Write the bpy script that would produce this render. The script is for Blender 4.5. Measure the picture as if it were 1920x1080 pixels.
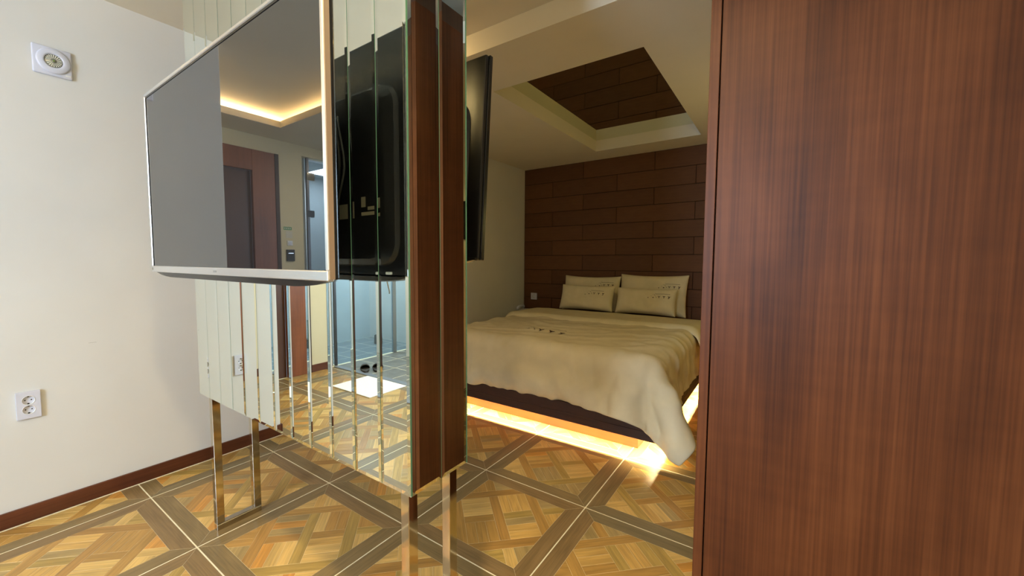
import bpy, bmesh, math, random
import numpy as np
from mathutils import Vector, Matrix, noise

random.seed(7)
for o in list(bpy.data.objects):
    bpy.data.objects.remove(o)
scn = bpy.context.scene
col = scn.collection

# ------------------------------------------------------------------ camera
cam_d = bpy.data.cameras.new('camera')
cam = bpy.data.objects.new('camera', cam_d)
col.objects.link(cam)
scn.camera = cam
FPX = 757.712
cam_d.sensor_fit = 'HORIZONTAL'
cam_d.sensor_width = 36.0
cam_d.lens = FPX / 1920 * 36.0
cam_d.shift_x = (960 - 924.996) / 1920
cam_d.shift_y = -(540 - 536.441) / 1920
cam_d.clip_start = 0.02
Rr = Vector((0.81264855, 0.58275094, 0.00191706))
Ru = Vector((-0.03864905, 0.05061326, 0.99797021))
Rf = Vector((-0.58147105, 0.81107314, -0.06365356))
cam.matrix_world = Matrix(((Rr.x, Ru.x, -Rf.x, 3.1332), (Rr.y, Ru.y, -Rf.y, 0.0107),
                           (Rr.z, Ru.z, -Rf.z, 1.1916), (0, 0, 0, 1)))

# ------------------------------------------------------------------ exposure, world
vs = scn.view_settings
vs.view_transform = 'Standard'
vs.look = 'None'
vs.gamma = 1.0
vs.use_curve_mapping = False
vs.exposure = 0.0
world = bpy.data.worlds.new('world')
scn.world = world
world.use_nodes = True
world.node_tree.nodes['Background'].inputs[0].default_value = (0.75, 0.86, 1.0, 1)
world.node_tree.nodes['Background'].inputs[1].default_value = 0.6

# ------------------------------------------------------------------ lights
def area(name, loc, direction, sx, sy, power, color, spread=180):
    d = bpy.data.lights.new(name, 'AREA')
    d.shape = 'RECTANGLE'
    d.size, d.size_y = sx, sy
    d.energy = power
    d.color = color
    d.spread = math.radians(spread)
    o = bpy.data.objects.new(name, d)
    col.objects.link(o)
    o.location = loc
    z = -Vector(direction).normalized()
    x = Vector((1, 0, 0)) if abs(z.x) < 0.7 else Vector((0, 1, 0))
    x = (x - z*x.dot(z)).normalized(); y = z.cross(x)
    o.rotation_euler = Matrix((x, y, z)).transposed().to_euler()
    return o

WARM = (1.0, 0.70, 0.34)
COOL = (0.60, 0.78, 1.0)
# daylight through the window behind the camera
area('window_daylight', (2.3, -2.78, 1.55), (-0.1, 1, -0.08), 0.9, 1.2, 140, COOL)
# warm ceiling downlight just above the camera
area('downlight', (2.85, 0.1, 2.44), (-0.12, 0.10, -1), 0.12, 0.12, 22, (1.0, 0.78, 0.44), 120)
# hidden strips in the ceiling cove
area('cove_light', (-0.64, -0.45, 2.393), (0.7, 0, 1), 0.12, 0.9, 44, WARM)
area('cove_light', (1.5, -0.90, 2.393), (0, 0.7, 1), 4.0, 0.10, 66, WARM)
# added cool fill that makes the bathroom glass bluish, and entrance lamp
area('bathroom_fill', (-1.5, -2.0, 2.28), (0, 0, -1), 0.5, 0.5, 40, (0.88, 0.95, 1.0))
area('entrance_light', (0.1, -1.7, 2.33), (0, 0, -1), 0.3, 0.3, 26, (1.0, 0.90, 0.72))
area('living_light', (1.9, -1.2, 2.34), (0, 0, -1), 0.5, 0.5, 10, (1.0, 0.84, 0.58))
# light strips fixed under the lip of the bed platform
LED = (1.0, 0.78, 0.40)
area('bed_strip_front', (1.68, 2.428, 0.183), (0, -0.03, -1), 1.78, 0.012, 44, LED, 140)
area('bed_strip_right', (2.552, 3.45, 0.183), (0.03, 0, -1), 0.012, 2.05, 46, LED, 140)
area('bed_strip_left', (0.81, 3.45, 0.183), (-0.03, 0, -1), 0.012, 2.05, 46, LED, 140)
# wall lamp on the right of the bed (greenish yellow), hidden behind the wardrobe
area('sconce_light', (3.42, 3.2, 1.55), (-1, 0, -0.15), 0.3, 0.16, 3.6, (1.0, 0.80, 0.26))
area('bedroom_fill', (1.3, 1.65, 2.45), (0.3, 0.1, -1), 0.25, 0.25, 10, (1.0, 0.68, 0.28))  # added warm fill without a fixture, kept out of view behind the column

# ------------------------------------------------------------------ helpers
def clear_parent_link(o, parent):
    if parent:
        o.parent = parent
        o.matrix_parent_inverse = parent.matrix_basis.inverted()

def tag(o, label=None, cat=None, group=None, kind=None):
    if label: o['label'] = label
    if cat: o['category'] = cat
    if group: o['group'] = group
    if kind: o['kind'] = kind
    return o

def empty(name, loc=(0, 0, 0)):
    o = bpy.data.objects.new(name, None)
    o.empty_display_size = 0.1
    col.objects.link(o)
    o.location = loc
    bpy.context.view_layer.update()
    return o

def obj(name, me, mats, parent=None, smooth=False):
    if not isinstance(mats, (list, tuple)): mats = [mats]
    for m in mats: me.materials.append(m)
    if smooth:
        me.polygons.foreach_set('use_smooth', [True] * len(me.polygons))
    o = bpy.data.objects.new(name, me)
    col.objects.link(o)
    clear_parent_link(o, parent)
    return o

class MB:
    """collects shapes into one bmesh"""
    def __init__(self): self.bm = bmesh.new()
    def box(self, a, b, bevel=0.0, mat=0, seg=1):
        x0, y0, z0 = a; x1, y1, z1 = b
        vs_ = [self.bm.verts.new(p) for p in ((x0,y0,z0),(x1,y0,z0),(x1,y1,z0),(x0,y1,z0),(x0,y0,z1),(x1,y0,z1),(x1,y1,z1),(x0,y1,z1))]
        fs = [self.bm.faces.new([vs_[i] for i in f]) for f in ((3,2,1,0),(4,5,6,7),(0,1,5,4),(1,2,6,5),(2,3,7,6),(3,0,4,7))]
        for f in fs: f.material_index = mat
        if bevel > 0:
            es = list({e for f in fs for e in f.edges})
            r = bmesh.ops.bevel(self.bm, geom=es, offset=bevel, segments=seg, affect='EDGES', profile=0.5)
            for f in r['faces']: f.material_index = mat
        return self
    def cyl(self, a, b, r, n=24, r2=None, mat=0, caps=True):
        a = Vector(a); b = Vector(b); d = (b - a).normalized()
        u = d.orthogonal().normalized(); v = d.cross(u)
        r2 = r if r2 is None else r2
        A = [self.bm.verts.new(a + (u*math.cos(t) + v*math.sin(t))*r) for t in [2*math.pi*i/n for i in range(n)]]
        B = [self.bm.verts.new(b + (u*math.cos(t) + v*math.sin(t))*r2) for t in [2*math.pi*i/n for i in range(n)]]
        for i in range(n):
            f = self.bm.faces.new((A[i], A[(i+1)%n], B[(i+1)%n], B[i])); f.material_index = mat
        if caps:
            self.bm.faces.new(list(reversed(A))).material_index = mat
            self.bm.faces.new(B).material_index = mat
        return self
    def lathe(self, c, axis, prof, n=32, mat=0):
        c = Vector(c); d = Vector(axis).normalized(); u = d.orthogonal().normalized(); v = d.cross(u)
        rings = []
        for r, h in prof:
            rings.append([self.bm.verts.new(c + d*h + (u*math.cos(2*math.pi*i/n) + v*math.sin(2*math.pi*i/n))*max(r, 1e-5)) for i in range(n)])
        for A, B in zip(rings, rings[1:]):
            for i in range(n):
                f = self.bm.faces.new((A[i], A[(i+1)%n], B[(i+1)%n], B[i])); f.material_index = mat
        return self
    def tube(self, pts, r, n=8, mat=0):
        pts = [Vector(p) for p in pts]
        rings = []
        u = None
        for i, p in enumerate(pts):
            t = (pts[min(i+1, len(pts)-1)] - pts[max(i-1, 0)]).normalized()
            if u is None: u = t.orthogonal().normalized()
            u = (u - t*u.dot(t)).normalized(); v = t.cross(u)
            rings.append([self.bm.verts.new(p + (u*math.cos(2*math.pi*k/n) + v*math.sin(2*math.pi*k/n))*r) for k in range(n)])
        for A, B in zip(rings, rings[1:]):
            for k in range(n):
                self.bm.faces.new((A[k], A[(k+1)%n], B[(k+1)%n], B[k])).material_index = mat
        self.bm.faces.new(list(reversed(rings[0]))); self.bm.faces.new(rings[-1])
        return self
    def poly(self, pts, mat=0):
        f = self.bm.faces.new([self.bm.verts.new(p) for p in pts]); f.material_index = mat
        return self
    def prism(self, pts2, z0, z1, fn=lambda x, y, z: (x, y, z), mat=0):
        n = len(pts2)
        A = [self.bm.verts.new(fn(x, y, z0)) for x, y in pts2]
        B = [self.bm.verts.new(fn(x, y, z1)) for x, y in pts2]
        for i in range(n):
            self.bm.faces.new((A[i], A[(i+1)%n], B[(i+1)%n], B[i])).material_index = mat
        self.bm.faces.new(list(reversed(A))).material_index = mat
        self.bm.faces.new(B).material_index = mat
        return self
    def mesh(self, name='m'):
        bmesh.ops.recalc_face_normals(self.bm, faces=self.bm.faces[:])
        me = bpy.data.meshes.new(name)
        self.bm.to_mesh(me); self.bm.free()
        return me
    def build(self, name, mats, parent=None, smooth=False):
        return obj(name, self.mesh(name), mats, parent, smooth)

def smooth_by_angle(o, ang=35):
    me = o.data
    me.polygons.foreach_set('use_smooth', [True]*len(me.polygons))
    bm = bmesh.new(); bm.from_mesh(me)
    for e in bm.edges:
        e.smooth = not (len(e.link_faces) == 2 and e.calc_face_angle(0) > math.radians(ang))
    bm.to_mesh(me); bm.free()
    return o

# ------------------------------------------------------------------ materials
def mat(name, color, rough=0.5, metal=0.0, spec=0.5, ior=None, emit=None, estr=0.0, coat=0.0):
    m = bpy.data.materials.new(name); m.use_nodes = True
    b = m.node_tree.nodes['Principled BSDF']
    b.inputs['Base Color'].default_value = (*color, 1)
    b.inputs['Roughness'].default_value = rough
    b.inputs['Metallic'].default_value = metal
    b.inputs['Specular IOR Level'].default_value = spec
    if ior: b.inputs['IOR'].default_value = ior
    if coat: b.inputs['Coat Weight'].default_value = coat
    if emit:
        b.inputs['Emission Color'].default_value = (*emit, 1)
        b.inputs['Emission Strength'].default_value = estr
    return m

def noisy(name, c1, c2, scale=(1, 1, 1), nscale=5.0, rough=0.5, bump=0.0, coord='Object', detail=4, spec=0.5, lo=0.35, hi=0.65, rough2=None, dist=0.0, bscale=None):
    m = mat(name, c1, rough, spec=spec)
    nt = m.node_tree; N = nt.nodes; L = nt.links
    b = N['Principled BSDF']
    tc = N.new('ShaderNodeTexCoord'); mp = N.new('ShaderNodeMapping'); mp.inputs['Scale'].default_value = scale
    L.new(tc.outputs[coord], mp.inputs[0])
    n = N.new('ShaderNodeTexNoise'); n.inputs['Scale'].default_value = nscale; n.inputs['Detail'].default_value = detail
    n.inputs['Distortion'].default_value = dist
    L.new(mp.outputs[0], n.inputs[0])
    r = N.new('ShaderNodeValToRGB')
    r.color_ramp.elements[0].position = lo; r.color_ramp.elements[0].color = (*c1, 1)
    r.color_ramp.elements[1].position = hi; r.color_ramp.elements[1].color = (*c2, 1)
    L.new(n.outputs[0], r.inputs[0]); L.new(r.outputs[0], b.inputs['Base Color'])
    if rough2 is not None:
        mr = N.new('ShaderNodeMapRange'); mr.inputs[3].default_value = rough; mr.inputs[4].default_value = rough2
        L.new(n.outputs[0], mr.inputs[0]); L.new(mr.outputs[0], b.inputs['Roughness'])
    if bump:
        n2 = N.new('ShaderNodeTexNoise'); n2.inputs['Scale'].default_value = bscale or nscale*3; n2.inputs['Detail'].default_value = 4
        L.new(mp.outputs[0], n2.inputs[0])
        bp = N.new('ShaderNodeBump'); bp.inputs['Strength'].default_value = bump; bp.inputs['Distance'].default_value = 0.002
        L.new(n2.outputs[0], bp.inputs['Height']); L.new(bp.outputs[0], b.inputs['Normal'])
    return m

def laminate(name, dark, mid, light, coord='Object', along='Z', rough=0.38, bump=0.25):
    """long-grained wood: broad streaks, fine pores along the grain, faint cross figure"""
    m = mat(name, mid, rough)
    nt = m.node_tree; N = nt.nodes; L = nt.links
    b = N['Principled BSDF']
    tc = N.new('ShaderNodeTexCoord')
    def mapped(s, off=(0, 0, 0)):
        mp = N.new('ShaderNodeMapping')
        v = {'Z': (s[1], s[1], s[0]), 'X': (s[0], s[1], s[1]), 'Y': (s[1], s[0], s[1])}[along]
        mp.inputs['Scale'].default_value = v; mp.inputs['Location'].default_value = off
        L.new(tc.outputs[coord], mp.inputs[0]); return mp
    def nz(mp, sc, det, dist=0.0):
        n = N.new('ShaderNodeTexNoise'); n.inputs['Scale'].default_value = sc; n.inputs['Detail'].default_value = det
        n.inputs['Distortion'].default_value = dist
        L.new(mp.outputs[0], n.inputs[0]); return n
    broad = nz(mapped((0.9, 6)), 1.0, 3, 0.8)
    fine = nz(mapped((2.2, 190), (3, 1, 0)), 1.0, 3)
    fig = nz(mapped((30, 5), (7, 2, 0)), 1.0, 2)
    patch = nz(mapped((2.2, 5), (2, 5, 1)), 1.0, 3, 0.8)
    mx = N.new('ShaderNodeMath'); mx.operation = 'MULTIPLY_ADD'; mx.inputs[1].default_value = 0.50
    L.new(fine.outputs[0], mx.inputs[0])
    s2 = N.new('ShaderNodeMath'); s2.operation = 'MULTIPLY_ADD'; s2.inputs[1].default_value = 0.62
    L.new(broad.outputs[0], s2.inputs[0])
    s3 = N.new('ShaderNodeMath'); s3.operation = 'MULTIPLY_ADD'; s3.inputs[1].default_value = 0.10; s3.inputs[2].default_value = -0.26
    L.new(fig.outputs[0], s3.inputs[0])
    s4 = N.new('ShaderNodeMath'); s4.operation = 'MULTIPLY_ADD'; s4.inputs[1].default_value = 0.30
    L.new(patch.outputs[0], s4.inputs[0]); L.new(s3.outputs[0], s4.inputs[2])
    L.new(s4.outputs[0], s2.inputs[2]); L.new(s2.outputs[0], mx.inputs[2])
    r = N.new('ShaderNodeValToRGB'); e = r.color_ramp.elements
    e[0].position = 0.27; e[0].color = (*dark, 1); e[1].position = 0.73; e[1].color = (*light, 1)
    k = r.color_ramp.elements.new(0.5); k.color = (*mid, 1)
    L.new(mx.outputs[0], r.inputs[0]); L.new(r.outputs[0], b.inputs['Base Color'])
    if bump:
        bp = N.new('ShaderNodeBump'); bp.inputs['Strength'].default_value = bump; bp.inputs['Distance'].default_value = 0.0008
        L.new(fine.outputs[0], bp.inputs['Height']); L.new(bp.outputs[0], b.inputs['Normal'])
    return m

def srgb(r, g, b):
    f = lambda c: (c/255/12.92 if c <= 10 else ((c/255+0.055)/1.055)**2.4)
    return (f(r), f(g), f(b))

def tone(c, k): return tuple(min(1, x*k) for x in c)

WALL = noisy('wall_paint', srgb(212, 211, 208), srgb(216, 215, 212), nscale=3, rough=0.75, bump=0.03, spec=0.3)
CEIL = noisy('ceiling_paint', srgb(222, 214, 196), srgb(226, 218, 200), nscale=3, rough=0.85, spec=0.2)
CREAM = noisy('cream_paint', srgb(222, 212, 180), srgb(226, 216, 186), nscale=3, rough=0.75, spec=0.3)
GROUT = noisy('grout', srgb(225, 215, 180), srgb(240, 232, 205), nscale=20, rough=0.7)
BASEB = laminate('baseboard_wood', srgb(70, 34, 20), srgb(88, 46, 28), srgb(108, 60, 38), along='Y', rough=0.35)
BASEBX = laminate('baseboard_wood_x', srgb(70, 34, 20), srgb(88, 46, 28), srgb(108, 60, 38), along='X', rough=0.35)
WALNUT = laminate('walnut_laminate', srgb(52, 26, 12), srgb(80, 43, 21), srgb(100, 58, 31), rough=0.45, bump=0.15)
WALNUT.node_tree.nodes['Principled BSDF'].inputs['Specular IOR Level'].default_value = 0.18
WALNUT_D = laminate('walnut_dark', srgb(40, 22, 14), srgb(56, 32, 20), srgb(74, 44, 28), rough=0.5)
DOORWOOD = laminate('door_wood', srgb(104, 56, 28), srgb(132, 74, 40), srgb(150, 88, 52), rough=0.4)
CHERRY = laminate('bed_base_wood', srgb(104, 50, 22), srgb(116, 58, 27), srgb(128, 68, 34), along='X', rough=0.45)
RAILW = laminate('bed_rail_wood', srgb(42, 22, 14), srgb(54, 28, 18), srgb(70, 38, 24), along='X', rough=0.4)
MIRROR = mat('mirror_silver', (0.83, 0.89, 0.86), 0.0, 1.0)
GLASSEDGE = mat('mirror_green_edge', srgb(92, 138, 118), 0.12, 0.0, 0.8)
GREENBACK = mat('dark_green_backing', srgb(16, 30, 24), 0.4)
MDF = noisy('column_core', srgb(92, 52, 30), srgb(104, 60, 36), nscale=30, rough=0.6)
CHROME = noisy('chrome_steel', (0.50, 0.45, 0.37), (0.60, 0.55, 0.46), nscale=6, rough=0.05, rough2=0.09)
for m_ in (CHROME,):
    m_.node_tree.nodes['Principled BSDF'].inputs['Metallic'].default_value = 1.0
SILVER = mat('silver_bezel', (0.72, 0.71, 0.70), 0.28, 0.85)
GOLDS = mat('champagne_edge', (0.62, 0.48, 0.36), 0.3, 0.8)
SCREEN = mat('screen_glass', (0.012, 0.013, 0.014), 0.015, 0.0, 0.5, ior=2.15)
BLACK = mat('black_plastic', (0.008, 0.008, 0.009), 0.25)
BLACKM = mat('black_matt_plastic', (0.012, 0.012, 0.013), 0.5)
CABLE = mat('cable_rubber', (0.01, 0.01, 0.01), 0.4)
PLASTIC = mat('white_plastic', srgb(226, 226, 224), 0.3)
PLASTICL = mat('lilac_white_plastic', srgb(206, 208, 222), 0.28)
LENS = mat('lens_plastic', srgb(150, 150, 140), 0.12, 0.5)
DARKHOLE = mat('dark_slot', (0.01, 0.01, 0.01), 0.6)
LABELW = mat('label_print', srgb(205, 195, 165), 0.6)
LABELD = mat('label_dim', srgb(120, 112, 92), 0.6)
PRINT = mat('brown_print', srgb(52, 26, 14), 0.8)
LINEN = noisy('white_linen', srgb(206, 194, 164), srgb(214, 202, 172), nscale=9, rough=0.8, bump=0.08, spec=0.25, bscale=60)
PILLOWC = noisy('pillow_cotton', srgb(212, 200, 164), srgb(220, 208, 174), nscale=9, rough=0.8, bump=0.06, spec=0.25, bscale=80)
MATW = noisy('mat_cotton', srgb(240, 240, 236), srgb(250, 250, 246), nscale=60, rough=0.9, bump=0.4)
SILL = mat('grey_stone_sill', srgb(125, 130, 140), 0.3)
SLIPPER = mat('dark_slipper', srgb(58, 50, 44), 0.5)
EXITG = mat('green_sign', srgb(60, 150, 80), 0.4)
PAPER = mat('paper_white', srgb(215, 212, 200), 0.6)
WINP = mat('window_frame_white', srgb(220, 220, 220), 0.4)
BRICKP = [noisy('wall_panel_brown_%d' % i, tone(srgb(92, 58, 33), k), tone(srgb(98, 63, 36), k), scale=(2, 1, 12), nscale=4, rough=0.62, bump=0.05, spec=0.3) for i, k in enumerate((0.92, 1.0, 1.1))]
PANELBACK = mat('panel_joint_dark', srgb(34, 18, 10), 0.8)
ETILE = noisy('entry_tile_grey', srgb(112, 112, 108), srgb(128, 128, 124), nscale=8, rough=0.35)
BTILE = noisy('bath_tile_blue', srgb(112, 124, 132), srgb(126, 138, 146), nscale=8, rough=0.25)
BWALL = noisy('bath_wall', srgb(200, 212, 220), srgb(208, 220, 228), nscale=3, rough=0.5)

def glass_panel_mat():
    m = mat('blue_frosted_glass', srgb(170, 182, 188), 0.12)
    nt = m.node_tree; N = nt.nodes; L = nt.links
    b = N['Principled BSDF']; out = N['Material Output']
    tr = N.new('ShaderNodeBsdfTransparent'); tr.inputs[0].default_value = (0.80, 0.87, 0.90, 1)
    mx = N.new('ShaderNodeMixShader'); mx.inputs[0].default_value = 0.14
    L.new(tr.outputs[0], mx.inputs[1]); L.new(b.outputs[0], mx.inputs[2]); L.new(mx.outputs[0], out.inputs[0])
    return m
GLASSP = glass_panel_mat()

def parquet_mat(name, base, gk=1.0, rough=0.3):
    """printed plank; grain runs along UV u"""
    m = mat(name, base, rough)
    nt = m.node_tree; N = nt.nodes; L = nt.links
    b = N['Principled BSDF']
    tc = N.new('ShaderNodeTexCoord')
    mp = N.new('ShaderNodeMapping'); mp.inputs['Scale'].default_value = (5, 130*(1.3 if gk > 1 else 1), 1)
    L.new(tc.outputs['UV'], mp.inputs[0])
    n = N.new('ShaderNodeTexNoise'); n.inputs['Scale'].default_value = 1; n.inputs['Detail'].default_value = 4; n.inputs['Distortion'].default_value = 0.8
    L.new(mp.outputs[0], n.inputs[0])
    mp2 = N.new('ShaderNodeMapping'); mp2.inputs['Scale'].default_value = (2.5, 12, 1)
    L.new(tc.outputs['UV'], mp2.inputs[0])
    n2 = N.new('ShaderNodeTexNoise'); n2.inputs['Scale'].default_value = 1; n2.inputs['Detail'].default_value = 2; n2.inputs['Distortion'].default_value = 1.5
    L.new(mp2.outputs[0], n2.inputs[0])
    ad = N.new('ShaderNodeMath'); ad.operation = 'MULTIPLY_ADD'; ad.inputs[1].default_value = 0.55
    L.new(n.outputs[0], ad.inputs[0])
    a2 = N.new('ShaderNodeMath'); a2.operation = 'MULTIPLY'; a2.inputs[1].default_value = 0.45
    L.new(n2.outputs[0], a2.inputs[0]); L.new(a2.outputs[0], ad.inputs[2])
    r = N.new('ShaderNodeValToRGB'); e = r.color_ramp.elements
    base = tone(base, 1.35 if gk > 1 else 1.12)
    e[0].position = 0.36; e[0].color = (*tone(base, 0.74), 1)
    e[1].position = 0.64; e[1].color = (*tone(base, 1.22), 1)
    L.new(ad.outputs[0], r.inputs[0]); L.new(r.outputs[0], b.inputs['Base Color'])
    bp = N.new('ShaderNodeBump'); bp.inputs['Strength'].default_value = 0.18 * gk; bp.inputs['Distance'].default_value = 0.0006
    L.new(n.outputs[0], bp.inputs['Height']); L.new(bp.outputs[0], b.inputs['Normal'])
    return m
PQ = [parquet_mat('parquet_honey', srgb(184, 146, 80)), parquet_mat('parquet_oak', srgb(164, 126, 66)),
      parquet_mat('parquet_pale', srgb(192, 158, 94)), parquet_mat('parquet_rust', srgb(186, 134, 64)),
      parquet_mat('parquet_grey', srgb(156, 132, 84)), parquet_mat('parquet_olive', srgb(162, 134, 72)),
      parquet_mat('parquet_tan', srgb(156, 118, 62))]
PQB = [parquet_mat('parquet_border_umber', srgb(112, 94, 62), 2.0), parquet_mat('parquet_border_grey', srgb(106, 93, 66), 2.0),
       parquet_mat('parquet_border_brown', srgb(114, 92, 60), 2.0)]
for m_ in PQB: m_.node_tree.nodes['Principled BSDF'].inputs['Roughness'].default_value = 0.36

# ------------------------------------------------------------------ floor
T = 0.6
XL = 0.383            # left wall
YB = 4.544            # headboard wall
XR = 3.62
ZC, ZS, ZB = 2.457, 2.35, 2.344
floor = MB().box((-0.95, -1.235, -0.08), (XR+0.1, YB+0.1, -0.0006)).box((-0.95, -2.7, -0.08), (XR+0.1, -1.235, -0.0006)).box((-2.15, -2.7, -0.08), (-0.95, -1.28, -0.0006)).build('floor', GROUT)
tag(floor, 'parquet-patterned tile floor with pale grout lines', None, None, 'structure')

G = 0.0046 / T / 2    # half grout, tile units
def versailles():
    """polygons of one tile in tile units (centre 0,0) with grain direction and kind"""
    s = math.sqrt(0.5)
    def X(p, q): return ((p - q)*s, (p + q)*s)
    a, b_ = 0.268, 0.352
    h = 0.38
    D = h/s               # 0.537
    c = 0.039
    P = []
    o, i = 0.5-G, h
    for k in range(4):
        ca, sa = [(1,0),(0,1),(-1,0),(0,-1)][k]
        quad = [(-o, -o), (o, -o), (i, -i), (-i, -i)]
        P.append(([(x*ca-y*sa, x*sa+y*ca) for x, y in quad], (ca, sa), 'b'))
    P.append(([X(-c, -a), X(c, -a), X(c, a), X(-c, a)], X(0, 1), 's'))
    for sg in (-1, 1):
        lo, hi = sorted((sg*c, sg*a))
        P.append(([X(lo, -c), X(hi, -c), X(hi, c), X(lo, c)], X(1, 0), 's'))
    w = (a-c)/3
    for sp in (-1, 1):
        for sq in (-1, 1):
            alongq = (sp*sq > 0)
            for j in range(3):
                l0, l1 = c+w*j, c+w*(j+1)
                if alongq: ps = [(sp*l0, sq*c), (sp*l1, sq*c), (sp*l1, sq*a), (sp*l0, sq*a)]
                else: ps = [(sp*c, sq*l0), (sp*a, sq*l0), (sp*a, sq*l1), (sp*c, sq*l1)]
                P.append(([X(*p) for p in ps], X(0, 1) if alongq else X(1, 0), 'c'))
    for sg in (-1, 1):
        P.append(([X(-(D-a), sg*a), X(D-a, sg*a), X(D-b_, sg*b_), X(-(D-b_), sg*b_)], X(1, 0), 's'))
        P.append(([X(sg*a, -(D-a)), X(sg*a, D-a), X(sg*b_, D-b_), X(sg*b_, -(D-b_))], X(0, 1), 's'))
        for pq in (0, 1):
            f = (lambda u, v: X(u, v)) if pq == 0 else (lambda u, v: X(v, u))
            P.append(([f(sg*b_, -c), f(sg*(D-c), -c), f(sg*D, 0), f(sg*(D-c), c), f(sg*b_, c)], f(1, 0), 't'))
            for sv in (-1, 1):
                P.append(([f(sg*b_, sv*c), f(sg*b_, sv*(D-b_)), f(sg*(D-c), sv*c)], f(0, 1) if random.random() < .5 else f(1, 0), 't'))
    return P

def piece_mesh(poly, g, rnd):
    """small plank: top at z=0, tiny inset chamfer, UV u along the grain"""
    bm = bmesh.new()
    cx = sum(p[0] for p in poly)/len(poly); cy = sum(p[1] for p in poly)/len(poly)
    area2 = sum(poly[i][0]*poly[(i+1)%len(poly)][1]-poly[(i+1)%len(poly)][0]*poly[i][1] for i in range(len(poly)))
    if area2 < 0: poly = poly[::-1]
    n = len(poly)
    def inset(d):
        out = []
        for i in range(n):
            p0, p1, p2 = Vector(poly[i-1]), Vector(poly[i]), Vector(poly[(i+1)%n])
            e1 = (p1-p0).normalized(); e2 = (p2-p1).normalized()
            n1 = Vector((-e1.y, e1.x)); n2 = Vector((-e2.y, e2.x))
            k = 1 + n1.dot(n2)
            out.append(p1 + (n1+n2)*(d/max(k, 0.3)))
        return out
    A = inset(0.0005); B = inset(0.0016)
    dz = rnd.uniform(-0.00012, 0.0)
    low = [bm.verts.new((p.x*T, p.y*T, -0.0034)) for p in A]
    mid = [bm.verts.new((p.x*T, p.y*T, dz-0.0005)) for p in A]
    top = [bm.verts.new((p.x*T, p.y*T, dz)) for p in B]
    for i in range(n):
        j = (i+1) % n
        bm.faces.new((low[i], low[j], mid[j], mid[i])); bm.faces.new((mid[i], mid[j], top[j], top[i]))
    bm.faces.new(top)
    uv = bm.loops.layers.uv.new('UVMap')
    l = math.hypot(*g); gx, gy = g[0]/l, g[1]/l
    ou, ov = rnd.uniform(0, 20), rnd.uniform(0, 20)
    for f in bm.faces:
        for lp in f.loops:
            x, y = lp.vert.co.x, lp.vert.co.y
            lp[uv].uv = (x*gx+y*gy+ou, -x*gy+y*gx+ov)
    me = bpy.data.meshes.new('parquet_piece'); bm.to_mesh(me); bm.free()
    return me

variants = []
for v in range(5):
    rnd = random.Random(100+v)
    L_ = []; cnt = 0
    for poly, g, kd in versailles():
        me = piece_mesh(poly, g, rnd)
        if kd == 'b': mm = rnd.choice(PQB)
        elif kd == 's': mm = rnd.choice([PQ[1], PQ[5], PQ[6], PQ[1]])
        else:
            if cnt % 3 == 0: cell = rnd.choice([PQ[0], PQ[2], PQ[2], PQ[4], PQ[0], PQ[1]])
            cnt += 1
            mm = cell if rnd.random() < 0.62 else rnd.choice([PQ[0], PQ[2], PQ[4], PQ[1], PQ[5], PQ[3]])
        me.materials.append(mm)
        L_.append(me)
    variants.append(L_)

def joined(v):
    bm = bmesh.new(); mats = []
    uvs = None
    for me in variants[v]:
        mm = me.materials[0]
        if mm not in mats: mats.append(mm)
        k = len(bm.faces); bm.from_mesh(me); bm.faces.ensure_lookup_table()
        for f in bm.faces[k:]: f.material_index = mats.index(mm)
    me = bpy.data.meshes.new('floor_tile_joined'); bm.to_mesh(me); bm.free()
    for m_ in mats: me.materials.append(m_)
    return me
joined_me = [joined(v) for v in range(5)]

slab = MB().box((-T*(0.5-G), -T*(0.5-G), -0.012), (T*(0.5-G), T*(0.5-G), -0.0030)).mesh('floor_tile')
slab.materials.append(PQB[0])
rt = random.Random(5)

def clip_mesh(me, x0, x1, y0, y1):
    """cut a tile mesh (local coordinates) to a rectangle, as tiles are cut at walls"""
    m2 = me.copy(); bm = bmesh.new(); bm.from_mesh(m2)
    for co, no in (((x0, 0, 0), (-1, 0, 0)), ((x1, 0, 0), (1, 0, 0)), ((0, y0, 0), (0, -1, 0)), ((0, y1, 0), (0, 1, 0))):
        bmesh.ops.bisect_plane(bm, geom=bm.verts[:]+bm.edges[:]+bm.faces[:], plane_co=co, plane_no=no, clear_outer=True)
    ok = len(bm.faces) > 0
    bm.to_mesh(m2); bm.free()
    return m2 if ok else None

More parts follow.
